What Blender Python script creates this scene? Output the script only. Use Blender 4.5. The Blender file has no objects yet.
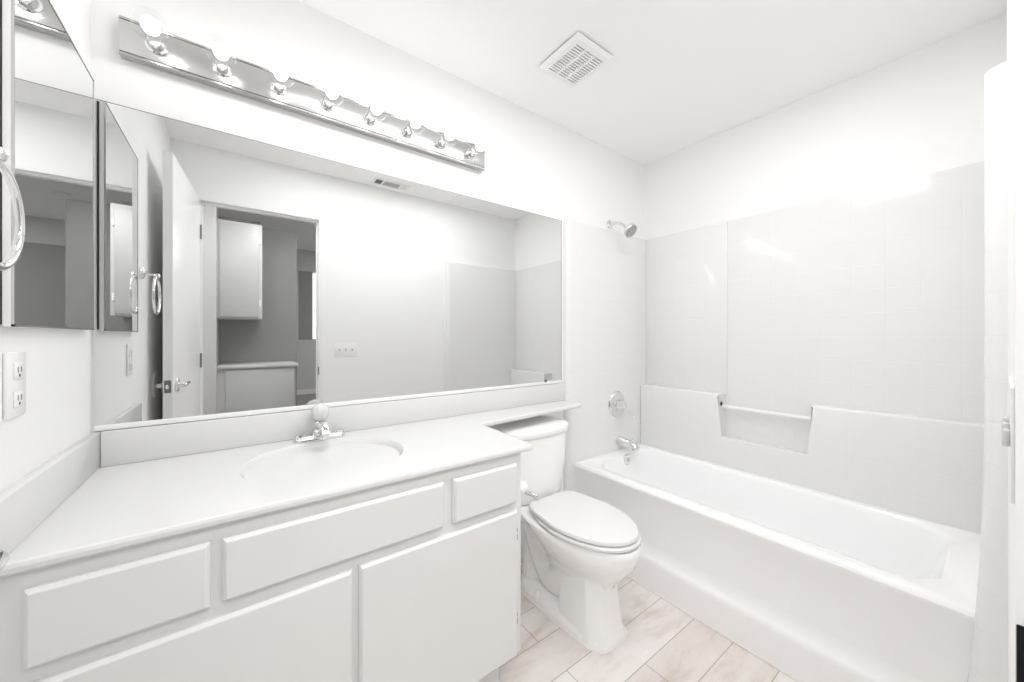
import bpy, bmesh, math
from math import sin, cos, pi, radians, sqrt
from mathutils import Vector, Matrix

S = bpy.context.scene
COL = S.collection

# ------------------------------------------------------------------ camera
FOC = 368.0
cam_d = bpy.data.cameras.new('camera')
cam = bpy.data.objects.new('camera', cam_d); COL.objects.link(cam)
cam.location = (0, -1.525, 1.20)
cam.rotation_euler = (radians(90), 0, radians(-36.8))
cam_d.sensor_width = 36.0
cam_d.lens = FOC / 1024 * 36.0
cam_d.shift_y = -4.5 / 1024
cam_d.clip_start = 0.01
S.camera = cam

# ------------------------------------------------------------------ world, exposure, area lamps
W = bpy.data.worlds.new('world'); S.world = W; W.use_nodes = True
W.node_tree.nodes['Background'].inputs[0].default_value = (1, 1, 1, 1)
W.node_tree.nodes['Background'].inputs[1].default_value = 0.3
S.view_settings.view_transform = 'Standard'
S.view_settings.look = 'None'
S.view_settings.gamma = 1.0
S.view_settings.use_curve_mapping = False
S.view_settings.exposure = 0.54
S.cycles.max_bounces = 24
S.cycles.diffuse_bounces = 16
S.cycles.glossy_bounces = 10
S.cycles.transparent_max_bounces = 16
S.cycles.transmission_bounces = 12
S.cycles.sample_clamp_indirect = 8
S.cycles.caustics_refractive = False
BULB = 9.0

def area(name, loc, rot, sx, sy, power):
    d = bpy.data.lights.new(name, 'AREA'); d.shape = 'RECTANGLE'; d.size = sx; d.size_y = sy; d.energy = power
    o = bpy.data.objects.new(name, d); COL.objects.link(o); o.location = loc; o.rotation_euler = rot
    return o
area('added_ceiling_fill_light', (.94, -.96, 2.40), (0, 0, 0), 1.5, 0.42, 11.0)  # unseen fill lamp added to even out the room's brightness
area('hall_lamp_light', (0.45, -2.35, 2.40), (0, 0, 0), 0.5, 0.3, 5.5)
o = area('added_doorway_fill_light', (-.25, -1.90, 2.31), (0, 0, 0), 0.9, 0.2, 12.5)  # unseen lamp added to brighten the vanity fronts through the doorway
o.rotation_euler = Vector((.75, .9, -.85)).to_track_quat('-Z', 'Y').to_euler()
area('far_room_lamp_light', (3.0, -5.2, 2.98), (0, 0, 0), 1.2, 1.2, 45)

# ------------------------------------------------------------------ materials
def nt(name):
    m = bpy.data.materials.new(name); m.use_nodes = True
    return m, m.node_tree.nodes, m.node_tree.links, m.node_tree.nodes['Principled BSDF']

def mat(name, col, rough=0.5, metal=0.0, noise=0.0, nscale=60, bump=0.0, bscale=200, spec=0.5, coat=0.0):
    m, N, L, b = nt(name)
    b.inputs['Base Color'].default_value = (*col, 1)
    b.inputs['Roughness'].default_value = rough
    b.inputs['Metallic'].default_value = metal
    b.inputs['Specular IOR Level'].default_value = spec
    b.inputs['Coat Weight'].default_value = coat
    b.inputs['Coat Roughness'].default_value = 0.06
    tc = N.new('ShaderNodeTexCoord')
    if noise:
        n = N.new('ShaderNodeTexNoise'); n.inputs['Scale'].default_value = nscale; n.inputs['Detail'].default_value = 5
        L.new(tc.outputs['Object'], n.inputs['Vector'])
        mx = N.new('ShaderNodeMix'); mx.data_type = 'RGBA'
        mx.inputs['A'].default_value = (*[c * (1 - noise) for c in col], 1)
        mx.inputs['B'].default_value = (*[min(1, c * (1 + noise)) for c in col], 1)
        L.new(n.outputs['Fac'], mx.inputs['Factor']); L.new(mx.outputs['Result'], b.inputs['Base Color'])
    if bump:
        n2 = N.new('ShaderNodeTexNoise'); n2.inputs['Scale'].default_value = bscale; n2.inputs['Detail'].default_value = 3
        L.new(tc.outputs['Object'], n2.inputs['Vector'])
        bp = N.new('ShaderNodeBump'); bp.inputs['Strength'].default_value = bump; bp.inputs['Distance'].default_value = 0.002
        L.new(n2.outputs['Fac'], bp.inputs['Height']); L.new(bp.outputs['Normal'], b.inputs['Normal'])
    return m

def tile_mat(name, axes, org, c1, c2, grout, bw, rh, mortar, offset, rough, bump, wav=0.0):
    m, N, L, b = nt(name)
    tc = N.new('ShaderNodeTexCoord'); sp = N.new('ShaderNodeSeparateXYZ'); cb = N.new('ShaderNodeCombineXYZ')
    L.new(tc.outputs['Object'], sp.inputs[0])
    for i, ax in enumerate(axes):
        ad = N.new('ShaderNodeMath'); ad.operation = 'SUBTRACT'; ad.inputs[1].default_value = org[i]
        L.new(sp.outputs['XYZ'.index(ax)], ad.inputs[0]); L.new(ad.outputs[0], cb.inputs[i])
    br = N.new('ShaderNodeTexBrick')
    br.offset = offset; br.offset_frequency = 2; br.squash = 1.0
    br.inputs['Scale'].default_value = 1.0
    br.inputs['Brick Width'].default_value = bw; br.inputs['Row Height'].default_value = rh
    br.inputs['Mortar Size'].default_value = mortar; br.inputs['Mortar Smooth'].default_value = 0.3
    br.inputs['Bias'].default_value = 0.0
    br.inputs['Color1'].default_value = (*c1, 1); br.inputs['Color2'].default_value = (*c2, 1)
    br.inputs['Mortar'].default_value = (*grout, 1)
    L.new(cb.outputs[0], br.inputs['Vector'])
    b.inputs['Roughness'].default_value = rough
    inv = N.new('ShaderNodeMath'); inv.operation = 'SUBTRACT'; inv.inputs[0].default_value = 1.0
    L.new(br.outputs['Fac'], inv.inputs[1])
    h = inv.outputs[0]
    if wav:
        n = N.new('ShaderNodeTexNoise'); n.inputs['Scale'].default_value = 14; n.inputs['Detail'].default_value = 1
        L.new(tc.outputs['Object'], n.inputs['Vector'])
        ml = N.new('ShaderNodeMath'); ml.operation = 'MULTIPLY_ADD'; ml.inputs[1].default_value = wav
        L.new(n.outputs['Fac'], ml.inputs[0]); L.new(h, ml.inputs[2]); h = ml.outputs[0]
    bp = N.new('ShaderNodeBump'); bp.inputs['Strength'].default_value = bump; bp.inputs['Distance'].default_value = 0.002
    L.new(h, bp.inputs['Height']); L.new(bp.outputs['Normal'], b.inputs['Normal'])
    return m, N, L, b, br, tc

M = {}
M['paint'] = mat('white_wall_paint', (.875, .875, .873), .55, bump=.06, bscale=90)
M['ceil'] = mat('white_ceiling_paint', (.93, .93, .93), .8, bump=.08, bscale=120)
M['trim'] = mat('white_gloss_trim_paint', (.85, .85, .845), .3)
M['cab'] = mat('white_cabinet_paint', (.755, .755, .748), .38, noise=.015, nscale=7, bump=.05, bscale=40)
M['marble'] = mat('white_cultured_marble', (.71, .71, .707), .22, noise=.012, nscale=5, spec=.3)
M['porc'] = mat('white_porcelain', (.92, .92, .915), .08, noise=.005, nscale=4, coat=.4)
M['seat'] = mat('white_seat_plastic', (.76, .76, .757), .18, noise=.004, nscale=9)
M['enamel'] = mat('white_tub_enamel', (.93, .93, .935), .12, noise=.006, nscale=3, coat=.3)
M['plastic'] = mat('white_plastic', (.87, .87, .86), .35, noise=.004, nscale=30)
M['chrome'] = mat('polished_chrome', (.80, .80, .80), .06, 1.0, noise=.02, nscale=8)
M['brushed'] = mat('polished_light_bar_metal', (.60, .60, .595), .24, 1.0, noise=.03, nscale=25)
M['darkmetal'] = mat('dark_bronze_metal', (.025, .025, .025), .28, 1.0, noise=.1, nscale=50)
M['hinge'] = mat('tarnished_hinge_metal', (.25, .25, .245), .35, 1.0, noise=.3, nscale=300)
M['mirror'] = mat('mirror_glass', (.775, .78, .775), .0, 1.0)
M['cabmirror'] = mat('clear_mirror_glass', (.93, .935, .93), .0, 1.0)
M['greyplastic'] = mat('grey_nozzle_plastic', (.36, .36, .355), .4, noise=.05, nscale=80)
M['dark'] = mat('dark_recess', (.10, .10, .10), .8, noise=.2)
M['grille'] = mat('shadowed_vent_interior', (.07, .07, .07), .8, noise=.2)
M['grout'] = mat('white_caulk', (.82, .80, .77), .6, noise=.08, nscale=60)
M['shadegrey'] = mat('shade_toned_hall_grey', (.33, .33, .32), .6, noise=.02, nscale=5)  # grey made darker, with the hall's shade put into the colour
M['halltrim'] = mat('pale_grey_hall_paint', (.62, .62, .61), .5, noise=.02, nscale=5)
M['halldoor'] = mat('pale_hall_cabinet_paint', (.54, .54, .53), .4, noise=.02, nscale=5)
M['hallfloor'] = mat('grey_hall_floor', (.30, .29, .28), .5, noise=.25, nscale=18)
TW = ((.945, .94, .92), (.95, .945, .928), (.905, .90, .88))
T = .1085
M['tile_side'] = tile_mat('white_square_tile_side', 'YZ', (-.558, 1.092), *TW, T, T, .0022, 0, .10, .35, .55)[0]
M['tile_end'] = tile_mat('white_square_tile_end', 'XZ', (1.552, 1.092), *TW, T, T, .0022, 0, .10, .35, .55)[0]
M['tile_edge'] = tile_mat('cream_bullnose_tile', 'XZ', (1.2, 1.092), (.70, .66, .61), (.72, .68, .63), (.52, .48, .43), 10, T, .0028, 0, .2, .35, .3)[0]

m, N, L, b, br, tc = tile_mat('stone_plank_floor_tile', 'XY', (1.20, -.736 + .153 * 20), (.76, .72, .695), (.83, .81, .80), (.46, .43, .40), .612, .153, .0020, .41, .35, .25)
mp = N.new('ShaderNodeMapping'); mp.inputs['Scale'].default_value = (3, 9, 3)
L.new(tc.outputs['Object'], mp.inputs['Vector'])
n1 = N.new('ShaderNodeTexNoise'); n1.inputs['Scale'].default_value = 1.3; n1.inputs['Detail'].default_value = 9; n1.inputs['Roughness'].default_value = .68; n1.inputs['Distortion'].default_value = .35
L.new(mp.outputs[0], n1.inputs['Vector'])
rp = N.new('ShaderNodeValToRGB')
rp.color_ramp.elements[0].position = .3; rp.color_ramp.elements[0].color = (.70, .60, .53, 1)
rp.color_ramp.elements[1].position = .68; rp.color_ramp.elements[1].color = (1.0, 1.0, 1.0, 1)
e_ = rp.color_ramp.elements.new(.48); e_.color = (.92, .88, .86, 1)
L.new(n1.outputs['Fac'], rp.inputs['Fac'])
mx = N.new('ShaderNodeMix'); mx.data_type = 'RGBA'; mx.blend_type = 'MULTIPLY'; mx.inputs['Factor'].default_value = .85
L.new(br.outputs['Color'], mx.inputs['A']); L.new(rp.outputs['Color'], mx.inputs['B'])
L.new(mx.outputs['Result'], b.inputs['Base Color'])
M['floor'] = m

def emit(name, col, strength):
    m = bpy.data.materials.new(name); m.use_nodes = True
    N = m.node_tree.nodes; L = m.node_tree.links
    N.remove(N['Principled BSDF']); e = N.new('ShaderNodeEmission')
    e.inputs[0].default_value = (*col, 1); e.inputs[1].default_value = strength
    L.new(e.outputs[0], N['Material Output'].inputs[0]); return m
M['glow'] = emit('lit_bulb_filament', (1, .985, .96), BULB)
M['winglow'] = emit('daylit_window', (1, 1, 1), 1.1)
M['spotglow'] = emit('lit_recessed_lamp', (1, 1, 1), 6)

def glassmat(name, base, refl_tint=(1, 1, 1), ior=1.45, tint=(.97, .975, .975)):
    m = bpy.data.materials.new(name); m.use_nodes = True
    N = m.node_tree.nodes; L = m.node_tree.links
    N.remove(N['Principled BSDF'])
    t = N.new('ShaderNodeBsdfTransparent'); t.inputs[0].default_value = (*tint, 1)
    g = N.new('ShaderNodeBsdfGlossy'); g.inputs['Roughness'].default_value = .02; g.inputs[0].default_value = (*refl_tint, 1)
    f = N.new('ShaderNodeFresnel'); f.inputs[0].default_value = ior
    ad = N.new('ShaderNodeMath'); ad.operation = 'ADD'; ad.use_clamp = True; ad.inputs[1].default_value = base
    mxs = N.new('ShaderNodeMixShader')
    ge = N.new('ShaderNodeNewGeometry'); iv = N.new('ShaderNodeMath'); iv.operation = 'SUBTRACT'; iv.inputs[0].default_value = 1.0
    L.new(ge.outputs['Backfacing'], iv.inputs[1]); mu = N.new('ShaderNodeMath'); mu.operation = 'MULTIPLY'; L.new(iv.outputs[0], mu.inputs[0])
    L.new(f.outputs[0], ad.inputs[0]); L.new(ad.outputs[0], mu.inputs[1]); L.new(mu.outputs[0], mxs.inputs[0]); L.new(t.outputs[0], mxs.inputs[1]); L.new(g.outputs[0], mxs.inputs[2])
    L.new(mxs.outputs[0], N['Material Output'].inputs[0]); return m
M['globe'] = glassmat('clear_bulb_glass', .07)
m, N, L, b = nt('clear_acrylic'); b.inputs['Base Color'].default_value = (.97, .97, .97, 1); b.inputs['Roughness'].default_value = .08
b.inputs['Transmission Weight'].default_value = .35; b.inputs['IOR'].default_value = 1.3
M['acrylic'] = m

# ------------------------------------------------------------------ builders
def link(name, me, m, parent=None):
    o = bpy.data.objects.new(name, me); COL.objects.link(o)
    if m is not None: me.materials.append(m)
    if parent is not None:
        o.parent = parent
        if parent.type == 'EMPTY': o.matrix_parent_inverse = Matrix.Translation(-parent.location)
    return o

def obj(name, bm, m, parent=None, angle=32, wn=False):
    bmesh.ops.recalc_face_normals(bm, faces=bm.faces)
    me = bpy.data.meshes.new(name); bm.to_mesh(me); bm.free()
    for p in me.polygons: p.use_smooth = True
    me.set_sharp_from_angle(angle=radians(angle))
    o = link(name, me, m, parent)
    if wn:
        w = o.modifiers.new('wn', 'WEIGHTED_NORMAL'); w.keep_sharp = True
    return o

def thing(name, loc, label, cat, group=None):
    o = bpy.data.objects.new(name, None); COL.objects.link(o); o.location = loc; o.empty_display_size = .05
    return tag(o, label, cat, group)

def tag(o, label, cat, group=None):
    o['label'] = label; o['category'] = cat
    if group: o['group'] = group
    return o

def struct(o):
    o['kind'] = 'structure'; return o

def box(bm, x0, x1, y0, y1, z0, z1, bev=0.0, seg=2):
    vs = [bm.verts.new((x, y, z)) for x in (x0, x1) for y in (y0, y1) for z in (z0, z1)]
    q = [(0, 1, 3, 2), (4, 6, 7, 5), (0, 4, 5, 1), (2, 3, 7, 6), (0, 2, 6, 4), (1, 5, 7, 3)]
    fs = [bm.faces.new([vs[i] for i in f]) for f in q]
    if bev:
        es = list({e for f in fs for e in f.edges})
        bmesh.ops.bevel(bm, geom=es, offset=bev, segments=seg, profile=.5, affect='EDGES')
    return bm

def bx(*a, **k): return box(bmesh.new(), *a, **k)

def loft(bm, rings, cap0=True, cap1=True, closed=True):
    R = [[bm.verts.new(p) for p in r] for r in rings]
    n = len(R[0])
    for a, b in zip(R, R[1:]):
        for i in range(n if closed else n - 1):
            j = (i + 1) % n
            bm.faces.new((a[i], a[j], b[j], b[i]))
    if cap0: bm.faces.new(list(reversed(R[0])))
    if cap1: bm.faces.new(R[-1])
    return R

def lathe(bm, prof, mtx, n=32):
    """prof: (radius, height) pairs around the local Z axis, placed by mtx."""
    rings = []
    for r, h in prof:
        rings.append([mtx @ Vector((max(r, 1e-5) * cos(2 * pi * i / n), max(r, 1e-5) * sin(2 * pi * i / n), h)) for i in range(n)])
    loft(bm, rings); return bm

def aim(loc, d):
    return Matrix.Translation(loc) @ Vector(d).normalized().to_track_quat('Z', 'Y').to_matrix().to_4x4()

def tube(bm, pts, rad, n=14, caps=True):
    pts = [Vector(p) for p in pts]
    rs = rad if isinstance(rad, (list, tuple)) else [rad] * len(pts)
    t0 = (pts[1] - pts[0]).normalized()
    u = t0.orthogonal().normalized()
    rings = []
    for i, p in enumerate(pts):
        t = (pts[min(i + 1, len(pts) - 1)] - pts[max(i - 1, 0)]).normalized()
        u = (u - t * u.dot(t)).normalized(); v = t.cross(u)
        rings.append([p + (u * cos(2 * pi * k / n) + v * sin(2 * pi * k / n)) * rs[i] for k in range(n)])
    loft(bm, rings, caps, caps); return bm

def bez(p0, p1, p2, p3, n=12):
    p0, p1, p2, p3 = map(Vector, (p0, p1, p2, p3)); out = []
    for i in range(n + 1):
        t = i / n; s = 1 - t
        out.append(p0 * s**3 + p1 * 3 * s * s * t + p2 * 3 * s * t * t + p3 * t**3)
    return out

def rrect(x0, x1, y0, y1, r, z, n=8):
    P = []
    for cx, cy, a0 in ((x1 - r, y1 - r, 0), (x0 + r, y1 - r, 90), (x0 + r, y0 + r, 180), (x1 - r, y0 + r, 270)):
        for k in range(n + 1):
            a = radians(a0 + 90 * k / n); P.append(Vector((cx + r * cos(a), cy + r * sin(a), z)))
    return P

def offset_poly(P, d):
    """inset a counter-clockwise polygon (2D tuples) by d"""
    n = len(P); out = []
    for i in range(n):
        a, b, c = Vector(P[i - 1]), Vector(P[i]), Vector(P[(i + 1) % n])
        e1 = (b - a).normalized(); e2 = (c - b).normalized()
        n1 = Vector((-e1.y, e1.x)); n2 = Vector((-e2.y, e2.x))
        m_ = (n1 + n2); m_ = m_ / max(.25, 1 + n1.dot(n2))
        out.append(b + m_ * d)
    return out

def torus(bm, mtx, R, r, n=40, k=12):
    rings = []
    for i in range(n):
        a = 2 * pi * i / n
        rings.append([mtx @ Vector(((R + r * cos(2 * pi * j / k)) * cos(a), (R + r * cos(2 * pi * j / k)) * sin(a), r * sin(2 * pi * j / k))) for j in range(k)])
    V = [[bm.verts.new(p) for p in q] for q in rings]
    for i in range(n):
        for j in range(k):
            bm.faces.new((V[i][j], V[(i + 1) % n][j], V[(i + 1) % n][(j + 1) % k], V[i][(j + 1) % k]))
    return bm

# ------------------------------------------------------------------ the room shell
XL, XR, ZC, YF = -.325, 2.305, 2.41, -1.531
TB, TE, TS = -.025, -1.494, 2.30        # tile faces: faucet end, foot end, long side
OPL, OPR, OPZ = -.185, .49, 2.065       # doorway

struct(obj('floor', bx(XL - .1, XR + .1, -1.64, .1, -.08, 0), M['floor']))
struct(obj('ceiling', bx(XL - .1, XR + .1, -1.64, .1, ZC, ZC + .08), M['ceil']))
struct(obj('wall_left', bx(XL - .1, XL, -1.64, .1, 0, ZC), M['paint']))
struct(obj('wall_back', bx(XL, XR, 0, .1, 0, ZC), M['paint']))
struct(obj('wall_right', bx(XR, XR + .1, -1.64, .1, 0, ZC), M['paint']))
bm = bmesh.new()
box(bm, XL, OPL - .02, -1.64, YF, 0, ZC); box(bm, OPR + .02, XR, -1.64, YF, 0, ZC); box(bm, OPL - .02, OPR + .02, -1.64, YF, OPZ + .02, ZC)
struct(obj('wall_front', bm, M['paint']))

# door frame
bm = bmesh.new()
box(bm, OPL - .02, OPL, -1.645, YF + .0006, 0, OPZ + .02); box(bm, OPR, OPR + .02, -1.645, YF + .0006, 0, OPZ + .02)
box(bm, OPL, OPR, -1.645, YF + .0006, OPZ, OPZ + .02)
box(bm, OPL, OPL + .011, -1.60, -1.567, 0, OPZ); box(bm, OPR - .011, OPR, -1.60, -1.567, 0, OPZ); box(bm, OPL + .011, OPR - .011, -1.60, -1.567, OPZ - .011, OPZ)
fr = struct(obj('trim_1', bm, M['trim']))
o = obj('strike_plate', bx(OPR - .0025, OPR, -1.565, -1.5308, .915, .975, bev=.001), M['darkmetal'], fr)
o['label'] = 'dark metal strike plate'

# tile surround, mud-set and standing proud of the painted wall
ZT = 1.875
def bullnose(x0, x1, yw, yf, s):
    """profile of the rounded outer edge from the wall (x0,yw) to the tile face (x1,yf)"""
    out = []
    for k in range(9):
        a = radians(90 * k / 8)
        out.append((x1 - (x1 - x0) * cos(a), yw + (yf - yw) * sin(a)))
    return out
bm = bmesh.new(); box(bm, 1.552, TS, TB, -.0001, 0.40, ZT); box(bm, 1.552, 1.60, TB, -.0001, 0, .40)
struct(obj('wall_faucet_tile', bm, M['tile_end']))
bm = bmesh.new()
prof = bullnose(1.512, 1.552, 0, TB, 1)
loft(bm, [[Vector((x, y, z)) for x, y in prof] for z in (0, 1, ZT)], False, False, closed=False)
top = [bm.verts.new((x, y, ZT)) for x, y in prof] + [bm.verts.new((1.552, 0, ZT))]
bm.faces.new(top)
struct(obj('trim_2', bm, M['tile_edge']))
bm = bmesh.new(); box(bm, 1.6001, TS, YF + .0001, TE, 0.40, ZT)
struct(obj('wall_foot_tile', bm, M['tile_end']))
bm = bmesh.new(); rings = []
for z, ex in ((0, .05), (.12, .042), (.25, .03), (.4, .018), (.6, .008), (.9, 0), (1.4, 0), (ZT, 0)):
    rings.append([Vector((x, y, z)) for x, y in bullnose(1.512, 1.556, YF, TE + ex, -1)] + [Vector((1.60, TE + ex, z))])
loft(bm, rings, False, False, closed=False)
bm.faces.new([bm.verts.new(p) for p in rings[-1]] + [bm.verts.new((1.60, YF, ZT))])
struct(obj('trim_3', bm, M['tile_edge']))
# long side: upper tiled plane, slightly raised first panel, thick lower course with ledge and niche
bm = bmesh.new()
box(bm, TS, XR, TE, TB, .40, ZT)
struct(obj('wall_side_tile', bm, M['tile_side']))
bm = bmesh.new(); box(bm, TS - .007, TS, -.556, TB, .86, ZT - .004, bev=.003)
struct(obj('wall_side_panel', bm, M['tile_side']))
LX, NY0, NY1, NZ, LZ = 2.222, -.545, -.963, .615, .868
bm = bmesh.new()
prof = [(NY0, NZ), (NY0, LZ), (TB, LZ), (TB, .44), (TE, .44), (TE, LZ), (NY1, LZ), (NY1, NZ)]
front = [Vector((LX, y, z)) for y, z in prof]; back = [Vector((TS, y, z)) for y, z in prof]
loft(bm, [back, front], False, True)
bmesh.ops.bevel(bm, geom=[e for e in bm.edges if all(abs(v.co.x - LX) < 1e-4 for v in e.verts)], offset=.012, segments=3, profile=.5, affect='EDGES')
struct(obj('wall_side_ledge', bm, M['tile_side']))
bar = tag(obj('towel_bar', tube(bmesh.new(), [(2.262, NY0 - .0005, .795), (2.262, NY1 + .0005, .795)], .010, 16), M['plastic']),
          'slim white bar spanning the niche in the tub wall tile', 'bar')
sk = obj('end_socket', lathe(bmesh.new(), [(.0, 0), (.012, 0), (.012, .003), (.0, .003)], aim((2.243, NY0 - .0002, .812), (0, -1, 0)), 16), M['darkmetal'], bar)
sk['label'] = 'small dark metal socket'

# ------------------------------------------------------------------ doorway, hall and far room (seen in the mirror)
struct(obj('floor_hall', bx(-.9, 4.0, -7.3, -1.64, -.08, -.002), M['hallfloor']))
struct(obj('ceiling_hall', bx(-.9, 4.0, -2.6, -1.64, ZC, ZC + .08), M['ceil']))
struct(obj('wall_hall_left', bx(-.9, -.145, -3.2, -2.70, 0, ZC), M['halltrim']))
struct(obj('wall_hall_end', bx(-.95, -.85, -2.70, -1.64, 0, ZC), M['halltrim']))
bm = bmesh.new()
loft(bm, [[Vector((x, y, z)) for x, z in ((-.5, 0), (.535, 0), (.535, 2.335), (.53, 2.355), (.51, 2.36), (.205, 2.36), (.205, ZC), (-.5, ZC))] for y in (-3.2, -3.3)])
struct(obj('wall_alcove', bm, M['shadegrey']))
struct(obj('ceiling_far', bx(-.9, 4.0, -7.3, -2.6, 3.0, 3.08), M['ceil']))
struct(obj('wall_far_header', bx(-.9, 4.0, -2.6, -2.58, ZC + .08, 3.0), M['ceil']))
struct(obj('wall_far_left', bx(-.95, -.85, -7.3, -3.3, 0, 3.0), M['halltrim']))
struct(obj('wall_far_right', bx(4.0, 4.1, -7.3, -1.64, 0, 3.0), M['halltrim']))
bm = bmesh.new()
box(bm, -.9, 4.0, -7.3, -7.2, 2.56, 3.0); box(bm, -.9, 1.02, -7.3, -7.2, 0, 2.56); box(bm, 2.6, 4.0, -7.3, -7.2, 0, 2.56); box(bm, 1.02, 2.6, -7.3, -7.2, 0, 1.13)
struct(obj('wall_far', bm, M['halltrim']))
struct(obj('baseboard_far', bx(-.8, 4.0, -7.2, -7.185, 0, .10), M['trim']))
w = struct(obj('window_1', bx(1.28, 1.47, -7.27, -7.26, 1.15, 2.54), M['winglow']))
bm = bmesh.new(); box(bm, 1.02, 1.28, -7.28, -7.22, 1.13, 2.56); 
struct(obj('far_opening_shade', bm, M['shadegrey']))  # dark block painted as the shaded opening beside the window
struct(obj('added_dark_reflection_panel', bx(1.48, 2.7, -7.28, -7.17, .0, 2.6), M['shadegrey']))  # grey block added to darken what the cabinet mirror reflects
lamp = thing('recessed_lamp', (1.16, -5.6, 3.0), 'small lit recessed lamp in the far room, seen through the doorway in the mirror', 'lamp')
obj('trim_ring', lathe(bmesh.new(), [(.05, 0), (.09, 0), (.088, .012), (.05, .010)], aim((1.16, -5.6, 3.0), (0, 0, -1))), M['plastic'], lamp)
obj('lens', lathe(bmesh.new(), [(0, 0), (.049, 0), (.045, .008), (0, .009)], aim((1.16, -5.6, 2.999), (0, 0, -1))), M['spotglow'], lamp)['label'] = 'glowing lamp lens'

uc = thing('wall_cupboard', (.02, -3.0, 1.37), 'pale upper cupboard above the hall counter, seen in the mirror', 'cupboard')
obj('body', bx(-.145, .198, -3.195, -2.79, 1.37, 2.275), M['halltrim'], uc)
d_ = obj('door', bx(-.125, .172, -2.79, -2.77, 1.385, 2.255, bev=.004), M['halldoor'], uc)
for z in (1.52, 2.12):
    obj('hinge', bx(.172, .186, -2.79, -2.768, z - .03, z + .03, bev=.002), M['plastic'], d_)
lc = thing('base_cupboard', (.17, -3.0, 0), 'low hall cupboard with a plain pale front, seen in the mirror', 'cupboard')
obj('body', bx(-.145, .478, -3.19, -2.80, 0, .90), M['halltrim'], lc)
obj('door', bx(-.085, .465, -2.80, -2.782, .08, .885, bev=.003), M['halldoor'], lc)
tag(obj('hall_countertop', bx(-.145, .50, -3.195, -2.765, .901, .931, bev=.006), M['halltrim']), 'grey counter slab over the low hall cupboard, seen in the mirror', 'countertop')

# ------------------------------------------------------------------ the bathroom door, swung in beside the left wall
door = bpy.data.objects.new('door_1', None); COL.objects.link(door); door.location = (OPL, YF + .004, 0); struct(door)
ang = math.atan2(.055, .697)
Rz = Matrix.Translation(door.location) @ Matrix.Rotation(ang, 4, 'Z')      # local +Y runs along the leaf, -X is its thickness
def dobj(name, bm, m, parent=door):
    bmesh.ops.transform(bm, matrix=Rz, verts=bm.verts); return obj(name, bm, m, parent)
DW = .70
leaf = dobj('door_leaf', bx(-.036, 0, .004, DW, .012, 2.065, bev=.002), M['trim'])
for s, x0, rn in ((1, 0, 'rose'), (-1, -.036, 'rose')):
    zz = .965; yy = DW - .062
    hb = lathe(bmesh.new(), [(0, 0), (.033, 0), (.033, .006), (.027, .011), (.013, .013), (.011, .03), (0, .03)], aim((x0, yy, zz), (s, 0, 0)), 28)
    lever = dobj('door_lever', hb, M['chrome']); lever['label'] = 'chrome lever handle'
    tb = tube(bmesh.new(), [(x0 + s * .024, yy + .008, zz), (x0 + s * .030, yy - .004, zz), (x0 + s * .031, yy - .03, zz), (x0 + s * .031, yy - .075, zz - .002), (x0 + s * .029, yy - .112, zz - .002)], [.0105, .0115, .0105, .0095, .009], 14)
    dobj('grip', tb, M['chrome'], lever)
lp = dobj('latch_plate', bx(-.030, -.006, DW - .001, DW + .0018, .936, .994, bev=.003), M['hinge']); lp['label'] = 'worn metal latch plate'
dobj('latch_bolt', bx(-.024, -.012, DW + .001, DW + .010, .955, .975, bev=.002), M['chrome'], lp)
for z in (.25, 1.05, 1.86):
    h = dobj('hinge', lathe(bmesh.new(), [(0, 0), (.006, 0), (.006, .09), (0, .09)], Matrix.Translation((.004, .002, z - .045)), 12), M['hinge'])

tag(obj('door_bumper', lathe(bmesh.new(), [(0, 0), (.062, 0), (.062, .004), (.055, .009), (.02, .011), (0, .011)], aim((XL, -.98, .965), (1, 0, 0)), 36), M['plastic']),
    'round white wall protector behind the door lever, seen in the mirror', 'door bumper')

# ------------------------------------------------------------------ big mirror
MX0, MX1, MZ0, MZ1 = -.318, 1.489, .948, 1.862
mir = tag(obj('wall_mirror', bx(MX0, MX1, -.007, -.001, MZ0, MZ1), M['mirror']), 'wide frameless mirror on the wall above the vanity', 'mirror')
bm = bmesh.new(); box(bm, MX0, MX1 + .003, -.011, -.0075, MZ0 - .012, MZ0 + .003, bev=.0012); box(bm, MX0, MX1 + .003, -.0075, -.001, MZ0 - .012, MZ0 - .0005)
obj('bottom_channel', bm, M['plastic'], mir)['label'] = 'white mounting channel along the bottom'
o = obj('mounting_clip', bx(1.36, 1.374, -.012, -.0072, MZ0 - .002, MZ0 + .012, bev=.002), M['hinge'], mir); o['label'] = 'small metal clip'
bm = bmesh.new(); box(bm, MX0, MX1, -.0075, -.0005, MZ1, MZ1 + .0015); box(bm, MX1, MX1 + .002, -.0075, -.0005, MZ0, MZ1 + .0015)
obj('glass_edge', bm, M['hinge'], mir)['label'] = 'grey ground glass edge'

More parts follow.
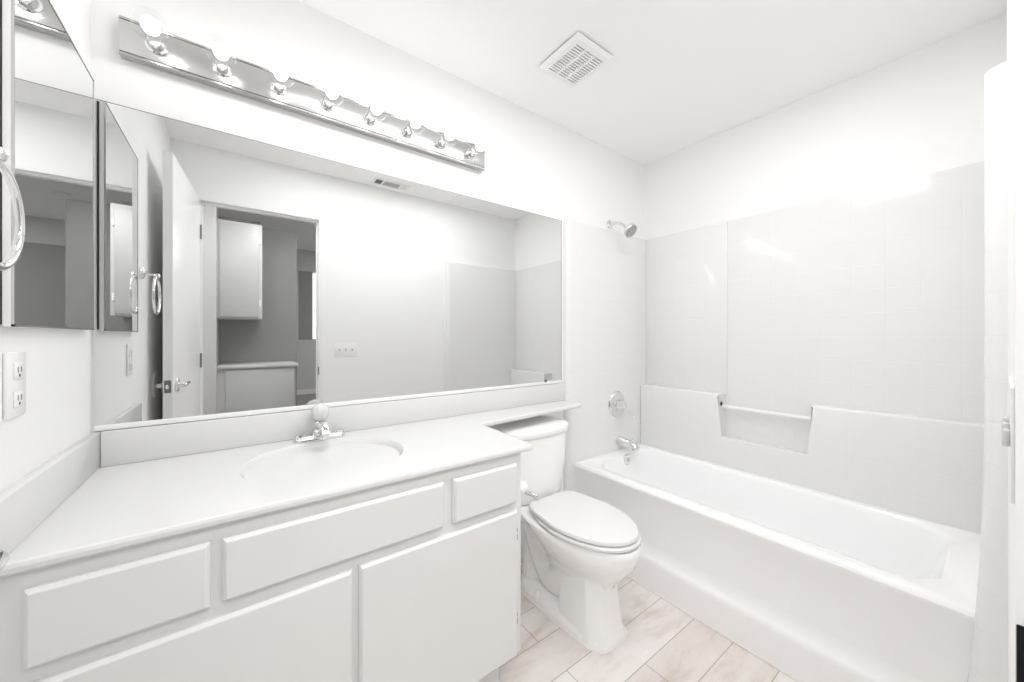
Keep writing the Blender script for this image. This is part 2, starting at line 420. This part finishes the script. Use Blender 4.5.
# ------------------------------------------------------------------ light bar with eight bulbs
BX0, BX1, BZ0, BZ1 = -.2665, .9535, 1.998, 2.108
lb = thing('vanity_light', (.345, 0, 2.05), 'long mirror-finish light bar with eight clear globe bulbs above the mirror', 'light fixture')
bm = bmesh.new()
box(bm, BX0, BX1, -.028, -.0005, BZ0 + .004, BZ1 - .004)
box(bm, BX0, BX1, -.032, -.028, BZ0 + .011, BZ1 - .011, bev=.0015)
for z in (BZ0 + .004, BZ1 - .004):
    tube(bm, [(BX0, -.028, z), (BX1, -.028, z)], .004, 10)
obj('backplate', bm, M['brushed'], lb)
globe_p = [(.0132, .000), (.0145, .008), (.022, .019), (.032, .031), (.0385, .045), (.040, .058), (.038, .072), (.031, .086), (.020, .0945), (.009, .098), (0, .0985)]
me_s = me_g = me_f = None
for i in range(8):
    x = BX0 + .077 + i * (1.22 - .154) / 7; z = (BZ0 + BZ1) / 2
    if me_s is None:
        A = aim((0, 0, 0), (0, -1, 0))
        sb = obj('socket', lathe(bmesh.new(), [(.0, 0), (.024, 0), (.024, .003), (.019, .006), (.0185, .030), (.0165, .034), (.0, .034)], A, 28), M['chrome'], None)
        gb = obj('bulb', lathe(bmesh.new(), [(a, h + .034) for a, h in globe_p], A, 32), M['globe'], None)
        fb = bmesh.new(); lathe(fb, [(0, .034 + .026), (.010, .034 + .030), (.0175, .034 + .042), (.020, .034 + .056), (.0175, .034 + .070), (.010, .034 + .080), (0, .034 + .083)], A, 20)
        ff = obj('filament', fb, M['glow'], None)
        me_s, me_g, me_f = sb.data, gb.data, ff.data
    else:
        sb = bpy.data.objects.new('socket', me_s); gb = bpy.data.objects.new('bulb', me_g); ff = bpy.data.objects.new('filament', me_f)
        for q in (sb, gb, ff): COL.objects.link(q)
    sb.parent = lb; sb.location = Vector((x, -.032, z)) - lb.location
    gb.parent = lb; gb.location = sb.location
    gb['label'] = 'clear glass globe bulb, lit'
    ff.parent = gb

# ------------------------------------------------------------------ vanity
VY = -.552; VX0, VX1 = XL + .002, .765
van = thing('vanity_cabinet', (.22, VY, 0), 'white painted vanity cabinet with slab doors under the sink counter', 'cabinet')
bm = bmesh.new()
box(bm, VX0, VX0 + .016, VY + .018, -.002, .145, .8145); box(bm, VX1 - .016, VX1, VY + .018, -.002, .145, .8145, bev=.001)
box(bm, VX0 + .016, VX1 - .016, VY + .018, -.002, .145, .161)
box(bm, VX0, VX1, VY, VY + .018, .145, .8145, bev=.0012)
obj('body', bm, M['cab'], van)
obj('toe_kick', bx(VX0, VX1 - .04, VY + .07, -.004, 0, .145), M['cab'], van)
def slab(name, x0, x1, z0, z1, parent):
    """lipped overlay front: a wide chamfer round a flat field"""
    bm = bmesh.new()
    y0, y1, y2 = VY, VY - .010, VY - .018
    c = .0055
    rr = lambda k, y: [Vector((x0 + k, y, z0 + k)), Vector((x1 - k, y, z0 + k)), Vector((x1 - k, y, z1 - k)), Vector((x0 + k, y, z1 - k))]
    loft(bm, [rr(0, y0), rr(0, y1), rr(.002, y1 - .002), rr(c, y2 + .001), rr(c + .002, y2)])
    return obj(name, bm, M['cab'], parent, angle=20)
slab('drawer', -.280, -.043, .652, .784, van)
slab('drawer', -.023, .476, .654, .783, van)
slab('drawer', .506, .740, .654, .783, van)
slab('door', -.280, .228, .150, .625, van)
dr = slab('door', .245, .741, .150, .628, van)
for z in (.268, .547):
    bm = bmesh.new()
    for a, c_ in ((-.020, -.003), (.006, .016)): tube(bm, [(.7435, VY - .006, z + a), (.7435, VY - .006, z + c_)], .0024, 10)
    obj('hinge', bm, M['hinge'], dr)['label'] = 'small tarnished hinge'

# counter with integral oval bowl, backsplash and side splash
CZ0, CZ1 = .8155, .835
P = [(XL + .001, -.57), (.795, -.57), (.806, -.566), (.81, -.555), (.822, -.245), (.826, -.228), (.836, -.215), (.855, -.207), (1.485, -.152), (1.502, -.148), (1.507, -.14), (1.507, -.001), (XL + .001, -.001)]
ct = thing('vanity_countertop', (.3, -.3, CZ0), 'white moulded counter with oval sink bowl and shelf over the toilet tank', 'countertop')
bm = bmesh.new()
Lp = lambda d, z: [Vector((q[0], q[1], z)) for q in offset_poly(P, d)]
R = loft(bm, [Lp(.004, CZ0), Lp(0, CZ0 + .004), Lp(0, CZ1 - .008), Lp(.0025, CZ1 - .0025), Lp(.008, CZ1)], True, False)
SXC, SYC, SA, SB = .225, -.29, .222, .207
NS = 64
def ell(k, z, dy=0): return [Vector((SXC + SA * k * cos(2 * pi * i / NS), SYC + dy + SB * k * sin(2 * pi * i / NS), z)) for i in range(NS)]
SP = [(1.0, CZ1), (.985, CZ1 - .0025), (.965, CZ1 - .009), (.93, CZ1 - .024), (.86, CZ1 - .055), (.74, CZ1 - .092), (.56, CZ1 - .122), (.34, CZ1 - .138), (.12, CZ1 - .143)]
Q = loft(bm, [ell(k, z, .0) for k, z in SP], False, True)
outer = R[-1]; inner = Q[0]
edges = [bm.edges.get((outer[i], outer[(i + 1) % len(outer)])) for i in range(len(outer))] + [bm.edges.get((inner[i], inner[(i + 1) % NS])) for i in range(NS)]
bmesh.ops.triangle_fill(bm, use_beauty=True, use_dissolve=False, edges=edges)
obj('counter_slab', bm, M['marble'], ct, angle=24)
obj('backsplash', bx(XL + .021, 1.507, -.020, -.0005, CZ1 + .0002, .934, bev=.003), M['marble'], ct)
obj('side_splash', bx(XL + .0005, XL + .0205, -.566, -.0005, CZ1 + .0002, .934, bev=.003), M['marble'], ct)
obj('drain', lathe(bmesh.new(), [(0, 0), (.024, 0), (.024, .002), (.018, .003), (.016, .001), (0, .001)], Matrix.Translation((SXC, SYC, CZ1 - .1435)), 24), M['chrome'], ct)['label'] = 'chrome sink drain'

# faucet
FX, FY = .238, -.062
fa = thing('sink_faucet', (FX, FY, CZ1), 'chrome sink faucet with a clear knob handle on the counter', 'faucet')
bm = bmesh.new()
loft(bm, [rrect(FX - .082, FX + .082, FY - .027, FY + .027, .024, CZ1 + .0005), rrect(FX - .082, FX + .082, FY - .027, FY + .027, .024, CZ1 + .008),
          rrect(FX - .078, FX + .078, FY - .023, FY + .023, .021, CZ1 + .015), rrect(FX - .074, FX + .074, FY - .019, FY + .019, .018, CZ1 + .0175)])
for s in (-1, 1):   # raised caps at both ends
    loft(bm, [rrect(FX + s * .060 - .019, FX + s * .060 + .019, FY - .017, FY + .017, .012, CZ1 + .016), rrect(FX + s * .060 - .017, FX + s * .060 + .017, FY - .015, FY + .015, .011, CZ1 + .024)])
obj('base_plate', bm, M['chrome'], fa)
lathe_p = [(0, 0), (.027, 0), (.026, .012), (.0215, .026), (.0195, .040), (.0165, .046), (.0, .046)]
obj('body', lathe(bmesh.new(), lathe_p, Matrix.Translation((FX, FY, CZ1 + .017)), 28), M['chrome'], fa)
path = bez((FX, FY - .004, CZ1 + .026), (FX, FY - .035, CZ1 + .062), (FX, FY - .075, CZ1 + .070), (FX, FY - .118, CZ1 + .045), 14)
bm = bmesh.new(); rings = []
for i, p in enumerate(path):
    t = i / 14; t_ = (path[min(i + 1, 14)] - path[max(i - 1, 0)]).normalized(); u = Vector((1, 0, 0)); v = t_.cross(u)
    w_ = .026 - .012 * t; h_ = .017 - .006 * t
    rings.append([p + u * w_ * cos(2 * pi * k / 20) + v * h_ * sin(2 * pi * k / 20) for k in range(20)])
loft(bm, rings)
lathe(bm, [(0, 0), (.0115, 0), (.0115, .014), (0, .014)], Matrix.Translation((FX, FY - .116, CZ1 + .028)), 18)
obj('spout', bm, M['chrome'], fa)
bm = bmesh.new(); NK = 40; rings = []
for r, h in ((.014, 0), (.019, .004), (.0235, .012), (.027, .024), (.0275, .034), (.024, .043), (.016, .049), (.006, .0505)):
    fl = .0016 if .018 < r else 0
    rings.append([Vector((FX + (r + fl * cos(10 * 2 * pi * i / NK)) * cos(2 * pi * i / NK), FY + (r + fl * cos(10 * 2 * pi * i / NK)) * sin(2 * pi * i / NK), CZ1 + .066 + h * 1.12)) for i in range(NK)])
loft(bm, rings)
hk = obj('knob_handle', bm, M['acrylic'], fa, angle=50); hk['label'] = 'fluted clear knob'
obj('screw_cap', lathe(bmesh.new(), [(0, 0), (.009, 0), (.009, .002), (0, .003)], Matrix.Translation((FX, FY, CZ1 + .1215)), 16), M['plastic'], hk)['label'] = 'small white cap'

# ------------------------------------------------------------------ medicine cabinet on the left wall
mc = thing('medicine_cabinet', (XL, -.28, 1.55), 'mirrored medicine cabinet on the wall at the end of the sink counter', 'cabinet')
CY0, CY1, CZa, CZb = -.505, -.061, 1.217, 1.888
obj('body', bx(XL + .0005, XL + .0035, CY0 + .004, CY1 - .004, CZa + .004, CZb - .004), M['dark'], mc)['label'] = 'dark sheet painted as the shadow gap behind the mirror door'  # shadow of the gap put into a dark sheet on the wall
md = obj('door', bx(XL + .0055, XL + .0155, CY0, CY1, CZa, CZb, bev=.001), M['plastic'], mc)
obj('mirror_pane', bx(XL + .0155, XL + .0175, CY0 + .003, CY1 - .003, CZa + .003, CZb - .003), M['cabmirror'], md)['label'] = 'mirror pane'
bm = bmesh.new()
for a in ((CY0, CY1, CZa, CZa + .004), (CY0, CY1, CZb - .003, CZb), (CY0, CY0 + .003, CZa, CZb), (CY1 - .003, CY1, CZa, CZb)):
    box(bm, XL + .015, XL + .0185, *a)
obj('edge_trim', bm, M['brushed'], md)['label'] = 'thin bright metal edging'

# towel ring
tr = thing('towel_ring', (XL, -.668, 1.465), 'chrome towel ring on the wall beside the medicine cabinet', 'towel ring')
obj('rosette', lathe(bmesh.new(), [(0, 0), (.027, 0), (.027, .005), (.020, .011), (.011, .014), (0, .014)], aim((XL + .0005, -.668, 1.468), (1, 0, 0)), 28), M['chrome'], tr)
bm = bmesh.new(); tube(bm, [(XL + .012, -.668, 1.468), (XL + .05, -.668, 1.462)], .0045, 12)
lathe(bm, [(0, -.011), (.008, -.008), (.0105, 0), (.008, .008), (0, .011)], Matrix.Translation((XL + .052, -.668, 1.460)), 16)
obj('post', bm, M['chrome'], tr)
obj('ring', torus(bmesh.new(), Matrix.Translation((XL + .050, -.668, 1.376)) @ Matrix.Rotation(radians(90), 4, 'Y'), .077, .0052, 48, 12), M['chrome'], tr)

# outlet by the counter and switch by the door
wo = thing('wall_outlet', (XL, -.45, 1.11), 'white electrical outlet on the wall under the medicine cabinet', 'outlet')
obj('cover_plate', bx(XL + .0005, XL + .006, -.487, -.415, 1.055, 1.172, bev=.002), M['plastic'], wo)
for z in (1.087, 1.138):
    rc = obj('receptacle', bx(XL + .0055, XL + .0085, -.468, -.434, z - .015, z + .015, bev=.002), M['plastic'], wo)
    bm = bmesh.new()
    for y in (-.457, -.445): box(bm, XL + .008, XL + .0088, y - .0012, y + .0012, z - .003, z + .007)
    box(bm, XL + .008, XL + .0088, -.4535, -.4485, z - .011, z - .006)
    obj('slots', bm, M['grille'], rc)
ls = thing('light_switch', (.675, YF, 1.095), 'triple white light switch beside the doorway, seen in the mirror', 'light switch')
obj('cover_plate', bx(.592, .757, YF + .0003, YF + .0022, 1.04, 1.152, bev=.002), M['plastic'], ls)
for x in (.628, .6745, .721):
    obj('toggle', bx(x - .006, x + .006, YF + .0018, YF + .0075, 1.088, 1.106, bev=.003), M['halltrim'], ls)

# ------------------------------------------------------------------ toilet
TX = 1.185
to = thing('toilet', (TX, -.35, 0), 'white two-piece toilet between the vanity and the bathtub', 'toilet')
def egg(hw, yr, yf, z, rear=.74, n=48, ym=None, pr=2.6, cx=TX):
    """plan outline: round front, squarer rear"""
    if ym is None: ym = yf + (yr - yf) * .56
    out = []
    for i in range(n):
        a = 2 * pi * i / n; c, s = cos(a), sin(a)
        if s < 0:
            out.append(Vector((cx + hw * c, ym + (ym - yf) * s, z)))
        else:
            e = 2 / pr
            cc = abs(c) ** e * (1 if c >= 0 else -1); ss = abs(s) ** e
            k = 1 - (1 - rear) * ss ** 1.5
            out.append(Vector((cx + hw * cc * k, ym + (yr - ym) * ss, z)))
    return out
# bowl and base as one piece of porcelain
bm = bmesh.new()
loft(bm, [egg(.088, -.27, -.600, .20, .9), egg(.090, -.25, -.612, .225, .9), egg(.104, -.235, -.635, .25, .85), egg(.134, -.21, -.664, .285, .78), egg(.157, -.19, -.690, .32, .74),
          egg(.173, -.15, -.704, .352, .72), egg(.180, -.10, -.710, .378, .70), egg(.180, -.06, -.710, .394, .70), egg(.175, -.06, -.706, .401, .70), egg(.13, -.2, -.66, .403, .70)])
# foot flange
def foot(hw, yr, yf, z):
    half = [(hw * .45, yr), (hw * .72, yr - .012), (hw * .92, yr - .05), (hw, yr - .12), (hw * 1.02, (yr + yf) / 2), (hw * .95, yf + .10), (hw * .86, yf + .05), (hw * .74, yf + .018), (hw * .55, yf + .004), (hw * .3, yf)]
    return [Vector((TX - a, b, z)) for a, b in half] + [Vector((TX + a, b, z)) for a, b in reversed(half)]
loft(bm, [foot(.112, -.10, -.608, .002), foot(.112, -.10, -.606, .022), foot(.102, -.105, -.596, .036), foot(.07, -.14, -.54, .055)])
# trapway body
tube(bm, bez((TX, -.42, .22), (TX, -.33, .06), (TX, -.26, .07), (TX, -.20, .20), 10) + bez((TX, -.20, .20), (TX, -.17, .28), (TX, -.15, .32), (TX, -.13, .36), 5)[1:], [.078, .082, .084, .084, .082, .08, .078, .077, .077, .078, .08, .082, .084, .087, .09, .095], 20)
tube(bm, [(TX, -.16, .36), (TX, -.14, .2), (TX, -.15, .03)], [.085, .06, .075], 18)
# rear deck under the tank
loft(bm, [egg(.085, -.03, -.30, .30, 1), egg(.118, -.02, -.32, .345, .95), egg(.128, -.015, -.34, .375, .95), egg(.128, -.015, -.34, .398, .95), egg(.122, -.02, -.33, .4015, .95)])
obj('bowl', bm, M['porc'], to, angle=40)
# front pedestal with a flat face and flat flanks
def ped(hw, yr, yf, ch, z): return [Vector(p) for p in ((TX - hw, yr, z), (TX - hw, yf + ch, z), (TX - hw * .97, yf + ch * .82, z), (TX - hw * .62, yf + ch * .06, z), (TX - hw * .52, yf, z), (TX + hw * .52, yf, z), (TX + hw * .62, yf + ch * .06, z), (TX + hw * .97, yf + ch * .82, z), (TX + hw, yf + ch, z), (TX + hw, yr, z))]
bm = bmesh.new()
loft(bm, [ped(.102, -.40, -.619, .06, 0.004), ped(.100, -.40, -.614, .06, .02), ped(.096, -.40, -.604, .06, .06), ped(.091, -.40, -.592, .055, .14), ped(.087, -.38, -.586, .055, .21), ped(.084, -.36, -.584, .055, .262)])
obj('pedestal', bm, M['porc'], to, angle=24)
for s in (-1, 1):
    obj('bolt_cap', lathe(bmesh.new(), [(.0, 0), (.019, 0), (.019, .014), (.014, .028), (0, .034)], Matrix.Translation((TX + s * .094, -.262, .022)), 18), M['plastic'], to)
bm = bmesh.new()
loft(bm, [foot(.116, -.098, -.622, .0005), foot(.119, -.096, -.628, .0008), foot(.115, -.098, -.622, .006)])
obj('caulk_line', bm, M['grout'], to)['label'] = 'line of cream caulk round the foot'
# seat and lid
bm = bmesh.new()
loft(bm, [egg(.170, -.230, -.700, .405, .76, pr=3.6), egg(.175, -.225, -.705, .410, .76, pr=3.6), egg(.175, -.225, -.705, .418, .76, pr=3.6), egg(.170, -.230, -.700, .4215, .76, pr=3.6)])
obj('seat', bm, M['seat'], to, angle=40)
bm = bmesh.new()
loft(bm, [egg(.166, -.230, -.692, .4245, .78, pr=9), egg(.171, -.225, -.697, .429, .78, pr=9), egg(.171, -.225, -.697, .436, .78, pr=9), egg(.167, -.229, -.693, .4415, .78, pr=9), egg(.145, -.255, -.665, .445, .74, pr=4), egg(.07, -.35, -.57, .447, .74, pr=4)])
obj('lid', bm, M['seat'], to, angle=40)
for s in (-1, 1):
    obj('seat_hinge', bx(TX + s * .075 - .022, TX + s * .075 + .022, -.228, -.204, .4025, .432, bev=.006), M['seat'], to)
# tank: bowed front
def tank(hw, yf, z, yb=-.012, n=56, bow=.02):
    out = []
    for i in range(n):
        a = 2 * pi * i / n; c, s = cos(a), sin(a)
        e = .42 if s > 0 else .62
        x = hw * abs(c) ** e * (1 if c >= 0 else -1)
        ym = (yb + yf) / 2
        y = ym + (yb - ym) * abs(s) ** e * (1 if s >= 0 else -1)
        if s < 0: y -= bow * (1 - (x / hw) ** 2) * abs(s) ** e - bow * .0
        out.append(Vector((TX + x, y, z)))
    return out
bm = bmesh.new()
loft(bm, [tank(.155, -.165, .4025), tank(.172, -.175, .412), tank(.182, -.18, .44), tank(.194, -.188, .56), tank(.202, -.194, .70), tank(.202, -.194, .7165)])
obj('tank', bm, M['porc'], to, angle=50)
bm = bmesh.new()
loft(bm, [tank(.203, -.194, .7175), tank(.209, -.200, .722), tank(.211, -.202, .745), tank(.207, -.198, .757), tank(.193, -.185, .765), tank(.15, -.14, .770)])
obj('tank_lid', bm, M['porc'], to, angle=50)

# toilet paper holder on the end panel of the vanity
ph = thing('paper_holder', (VX1, -.51, .672), 'chrome toilet paper holder on the end panel of the vanity', 'toilet paper holder')
obj('mount', lathe(bmesh.new(), [(0, 0), (.028, 0), (.028, .006), (.024, .024), (.020, .036), (.012, .040), (0, .041)], aim((VX1 + .0005, -.525, .680), (1, 0, 0)), 28), M['plastic'], ph)['label'] = 'round white mount'
bm = bmesh.new(); tube(bm, [(VX1 + .030, -.525, .668), (VX1 + .036, -.538, .662), (VX1 + .041, -.56, .660), (VX1 + .043, -.585, .659)], [.009, .008, .007, .007], 14)
lathe(bm, [(0, 0), (.0085, 0), (.0095, .006), (.007, .012), (0, .013)], aim((VX1 + .043, -.582, .659), (0, -1, 0)), 16)
obj('arm', bm, M['chrome'], ph)

# ------------------------------------------------------------------ bathtub
TUZ = .462; TX0, TX1 = 1.582, LX + .02
tub = thing('bathtub', (1.9, -.76, 0), 'white alcove bathtub with a flat apron along the tiled wall', 'bathtub')
bm = bmesh.new()
NR = 8
def rim(x0, x1, y0, y1, r, z): return rrect(x0, x1, y0, y1, r, z, NR)
rings = [rim(TX0, TX1, TE - .001, TB + .001, .002, TUZ - .016), rim(TX0 + .003, TX1, TE - .001, TB + .001, .002, TUZ - .006), rim(TX0 + .010, TX1, TE - .001, TB + .001, .002, TUZ),
         rim(TX0 + .062, 2.192, -1.425, -.085, .13, TUZ), rim(TX0 + .074, 2.184, -1.415, -.093, .125, TUZ - .006), rim(TX0 + .082, 2.178, -1.405, -.098, .12, TUZ - .022),
         rim(TX0 + .096, 2.168, -1.37, -.112, .12, TUZ - .12), rim(TX0 + .112, 2.155, -1.30, -.135, .12, TUZ - .24), rim(TX0 + .14, 2.13, -1.23, -.165, .12, TUZ - .33), rim(TX0 + .19, 2.09, -1.17, -.22, .11, TUZ - .362), rim(TX0 + .25, 2.03, -1.1, -.3, .08, TUZ - .368)]
loft(bm, rings, False, True)
# apron: panel, sloping step, skirt
pr = [(TX0, TUZ - .016), (TX0 + .001, TUZ - .030), (TX0 + .008, TUZ - .045), (TX0 + .010, .205), (TX0 + .008, .175), (TX0 - .008, .148), (TX0 - .014, .138), (TX0 - .0145, .12), (TX0 - .015, 0)]
loft(bm, [[Vector((x, y, z)) for x, z in pr] for y in (TB + .001, -.76, TE - .001)], False, False, closed=False)
obj('tub_shell', bm, M['enamel'], tub, angle=35)
obj('caulk_line', bx(TX0 - .023, TX0 - .0165, TE + .01, TB, .0003, .005, bev=.001), M['grout'], tub)['label'] = 'thin caulk line along the floor'
ov = obj('overflow_plate', lathe(bmesh.new(), [(0, 0), (.034, 0), (.034, .004), (.028, .009), (.010, .010), (0, .009)], aim((1.972, -.0995, .424), (0, -1, .12)), 28), M['chrome'], tub); ov['label'] = 'round chrome overflow plate'
bm = bmesh.new(); box(bm, 1.968, 1.976, -.121, -.108, .412, .436, bev=.002)
obj('trip_lever', bm, M['chrome'], ov)
dn = obj('drain', lathe(bmesh.new(), [(0, 0), (.03, 0), (.03, .003), (.02, .004), (0, .002)], Matrix.Translation((1.92, -.33, TUZ - .3685)), 24), M['chrome'], tub); dn['label'] = 'chrome tub drain'

# shower and tub fittings on the faucet wall
sp_ = thing('tub_spout', (1.985, TB, .53), 'chrome tub spout on the tile wall above the tub rim', 'tub spout')
bm = bmesh.new(); rings = []
for y, hw, zt, zb in ((TB - .0005, .030, .556, .500), (TB - .012, .029, .556, .501), (TB - .05, .027, .553, .502), (TB - .10, .025, .547, .499), (TB - .128, .024, .538, .490), (TB - .143, .021, .525, .484), (TB - .148, .014, .512, .488)):
    zc, hh = (zt + zb) / 2, (zt - zb) / 2
    rings.append([Vector((1.985 + hw * cos(2 * pi * k / 24), y, zc + hh * sin(2 * pi * k / 24))) for k in range(24)])
loft(bm, rings); obj('spout_body', bm, M['chrome'], sp_, angle=50)
obj('diverter_knob', lathe(bmesh.new(), [(0, 0), (.004, 0), (.004, .012), (.008, .014), (.008, .021), (0, .022)], Matrix.Translation((1.985, TB - .115, .541)), 16), M['chrome'], sp_)
obj('outlet', lathe(bmesh.new(), [(0, 0), (.017, 0), (.017, .010), (0, .010)], Matrix.Translation((1.985, TB - .122, .484)), 18), M['chrome'], sp_)

sv = thing('shower_valve', (1.965, TB, .765), 'round chrome shower valve with a lever on the tile wall above the spout', 'shower valve')
obj('escutcheon', lathe(bmesh.new(), [(0, 0), (.082, 0), (.082, .003), (.076, .010), (.05, .014), (.03, .016), (0, .016)], aim((1.965, TB - .0005, .765), (0, -1, 0)), 40), M['chrome'], sv)
obj('stem', lathe(bmesh.new(), [(0, 0), (.030, 0), (.027, .02), (.022, .040), (.020, .052), (.012, .058), (0, .059)], aim((1.965, TB - .014, .765), (0, -1, 0)), 28), M['chrome'], sv)
obj('lever', tube(bmesh.new(), [(1.968, TB - .058, .760), (1.985, TB - .066, .742), (2.01, TB - .075, .715), (2.03, TB - .082, .69)], [.012, .010, .008, .0075], 14), M['chrome'], sv)

sh = thing('shower_fixture', (1.925, TB, 1.92), 'chrome round shower head on a short arm high on the tile wall', 'shower head')
obj('flange', lathe(bmesh.new(), [(0, 0), (.028, 0), (.027, .004), (.014, .012), (0, .012)], aim((1.925, -.0005, 1.922), (0, -1, 0)), 24), M['chrome'], sh)
hd = Vector((.02, -.78, -.62)).normalized(); hc = Vector((1.938, -.148, 1.852))
obj('arm', tube(bmesh.new(), bez((1.925, -.008, 1.922), (1.925, -.06, 1.925), (1.93, -.09, 1.912), hc - hd * .035, 10), .0095, 14), M['chrome'], sh)
obj('head', lathe(bmesh.new(), [(0, -.045), (.012, -.043), (.015, -.032), (.024, -.022), (.040, -.012), (.0445, -.004), (.0445, .006), (.042, .010), (0, .010)], aim(hc, hd), 36), M['chrome'], sh)
bm = bmesh.new(); A = aim(hc + hd * .0102, hd)
lathe(bm, [(.037, 0), (.041, 0), (.041, .0025), (.037, .0025)], A, 36)
for rr_, cnt in ((.031, 20), (.022, 14), (.012, 8)):
    for k in range(cnt):
        a = 2 * pi * k / cnt
        lathe(bm, [(0, 0), (.0026, 0), (.0018, .003), (0, .003)], A @ Matrix.Translation((rr_ * cos(a), rr_ * sin(a), 0)), 8)
lathe(bm, [(0, -.002), (.037, -.002), (.037, .0008), (0, .0008)], A, 36)
obj('spray_face', bm, M['greyplastic'], sh)['label'] = 'grey nozzle face'
obj('selector_tab', tube(bmesh.new(), [hc + Vector((-.012, -.006, -.036)), hc + Vector((-.015, -.008, -.056))], .003, 10), M['chrome'], sh)

# ------------------------------------------------------------------ ceiling fan grille and register
fx0, fx1, fy0, fy1 = 1.078, 1.297, -.520, -.284
fn = thing('exhaust_fan', (1.187, -.4, ZC), 'square white slotted exhaust fan cover on the ceiling', 'exhaust fan')
bm = bmesh.new()
gx0, gx1, gy0, gy1 = fx0 + .030, fx1 - .026, fy0 + .032, fy1 - .028
rr = lambda k, z: [Vector((fx0 + k, fy0 + k, z)), Vector((fx1 - k, fy0 + k, z)), Vector((fx1 - k, fy1 - k, z)), Vector((fx0 + k, fy1 - k, z))]
hole = lambda z: [Vector((gx0, gy0, z)), Vector((gx1, gy0, z)), Vector((gx1, gy1, z)), Vector((gx0, gy1, z))]
loft(bm, [rr(.004, ZC - .004), rr(0, ZC - .007), rr(0, ZC - .010), rr(.012, ZC - .020), rr(.018, ZC - .021), hole(ZC - .021), hole(ZC - .012)], False, False)
obj('cover_frame', bm, M['plastic'], fn, angle=25)
bm = bmesh.new(); n = 13; pitch = (gy1 - gy0) / n
for i in range(n + 1):
    y = gy0 + i * pitch; box(bm, gx0 - .001, gx1 + .001, y - pitch * .27, y + pitch * .27, ZC - .0215, ZC - .013)
for k in (1, 2):
    x = gx0 + (gx1 - gx0) * k / 3; box(bm, x - .004, x + .004, gy0, gy1, ZC - .0213, ZC - .0135)
obj('slats', bm, M['plastic'], fn)
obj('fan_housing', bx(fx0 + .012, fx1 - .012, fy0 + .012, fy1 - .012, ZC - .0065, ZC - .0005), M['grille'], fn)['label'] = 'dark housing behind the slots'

rg = thing('ceiling_register', (.98, -1.4, ZC), 'narrow ceiling air register near the door wall, seen in the mirror', 'air vent')
x0, x1, y0, y1 = .845, 1.125, -1.462, -1.345
bm = bmesh.new(); box(bm, x0, x1, y0, y0 + .016, ZC - .007, ZC - .0005); box(bm, x0, x1, y1 - .016, y1, ZC - .007, ZC - .0005); box(bm, x0, x0 + .014, y0 + .016, y1 - .016, ZC - .007, ZC - .0005); box(bm, x1 - .014, x1, y0 + .016, y1 - .016, ZC - .007, ZC - .0005)
for x in (.918, 1.052): box(bm, x - .007, x + .007, y0 + .016, y1 - .016, ZC - .007, ZC - .0005)
obj('frame', bm, M['plastic'], rg)
obj('duct', bx(x0 + .01, x1 - .01, y0 + .012, y1 - .012, ZC - .0018, ZC - .0006), M['dark'], rg)['label'] = 'dark duct behind the louvers'
bm = bmesh.new()
def lv(xa, xb, n, tilt):
    for i in range(n):
        x = xa + (xb - xa) * (i + .5) / n
        b2 = bx(-.0006, .0006, y0 + .016, y1 - .016, -.0045, .0045)
        bmesh.ops.transform(b2, matrix=Matrix.Translation((x, 0, ZC - .006)) @ Matrix.Rotation(radians(tilt), 4, 'Y'), verts=b2.verts)
        t = bpy.data.meshes.new('t'); b2.to_mesh(t); b2.free(); bm.from_mesh(t); bpy.data.meshes.remove(t)
lv(.861, .910, 5, 35); lv(.927, 1.044, 10, -10); lv(1.061, 1.110, 5, -50)
obj('louvers', bm, M['plastic'], rg)
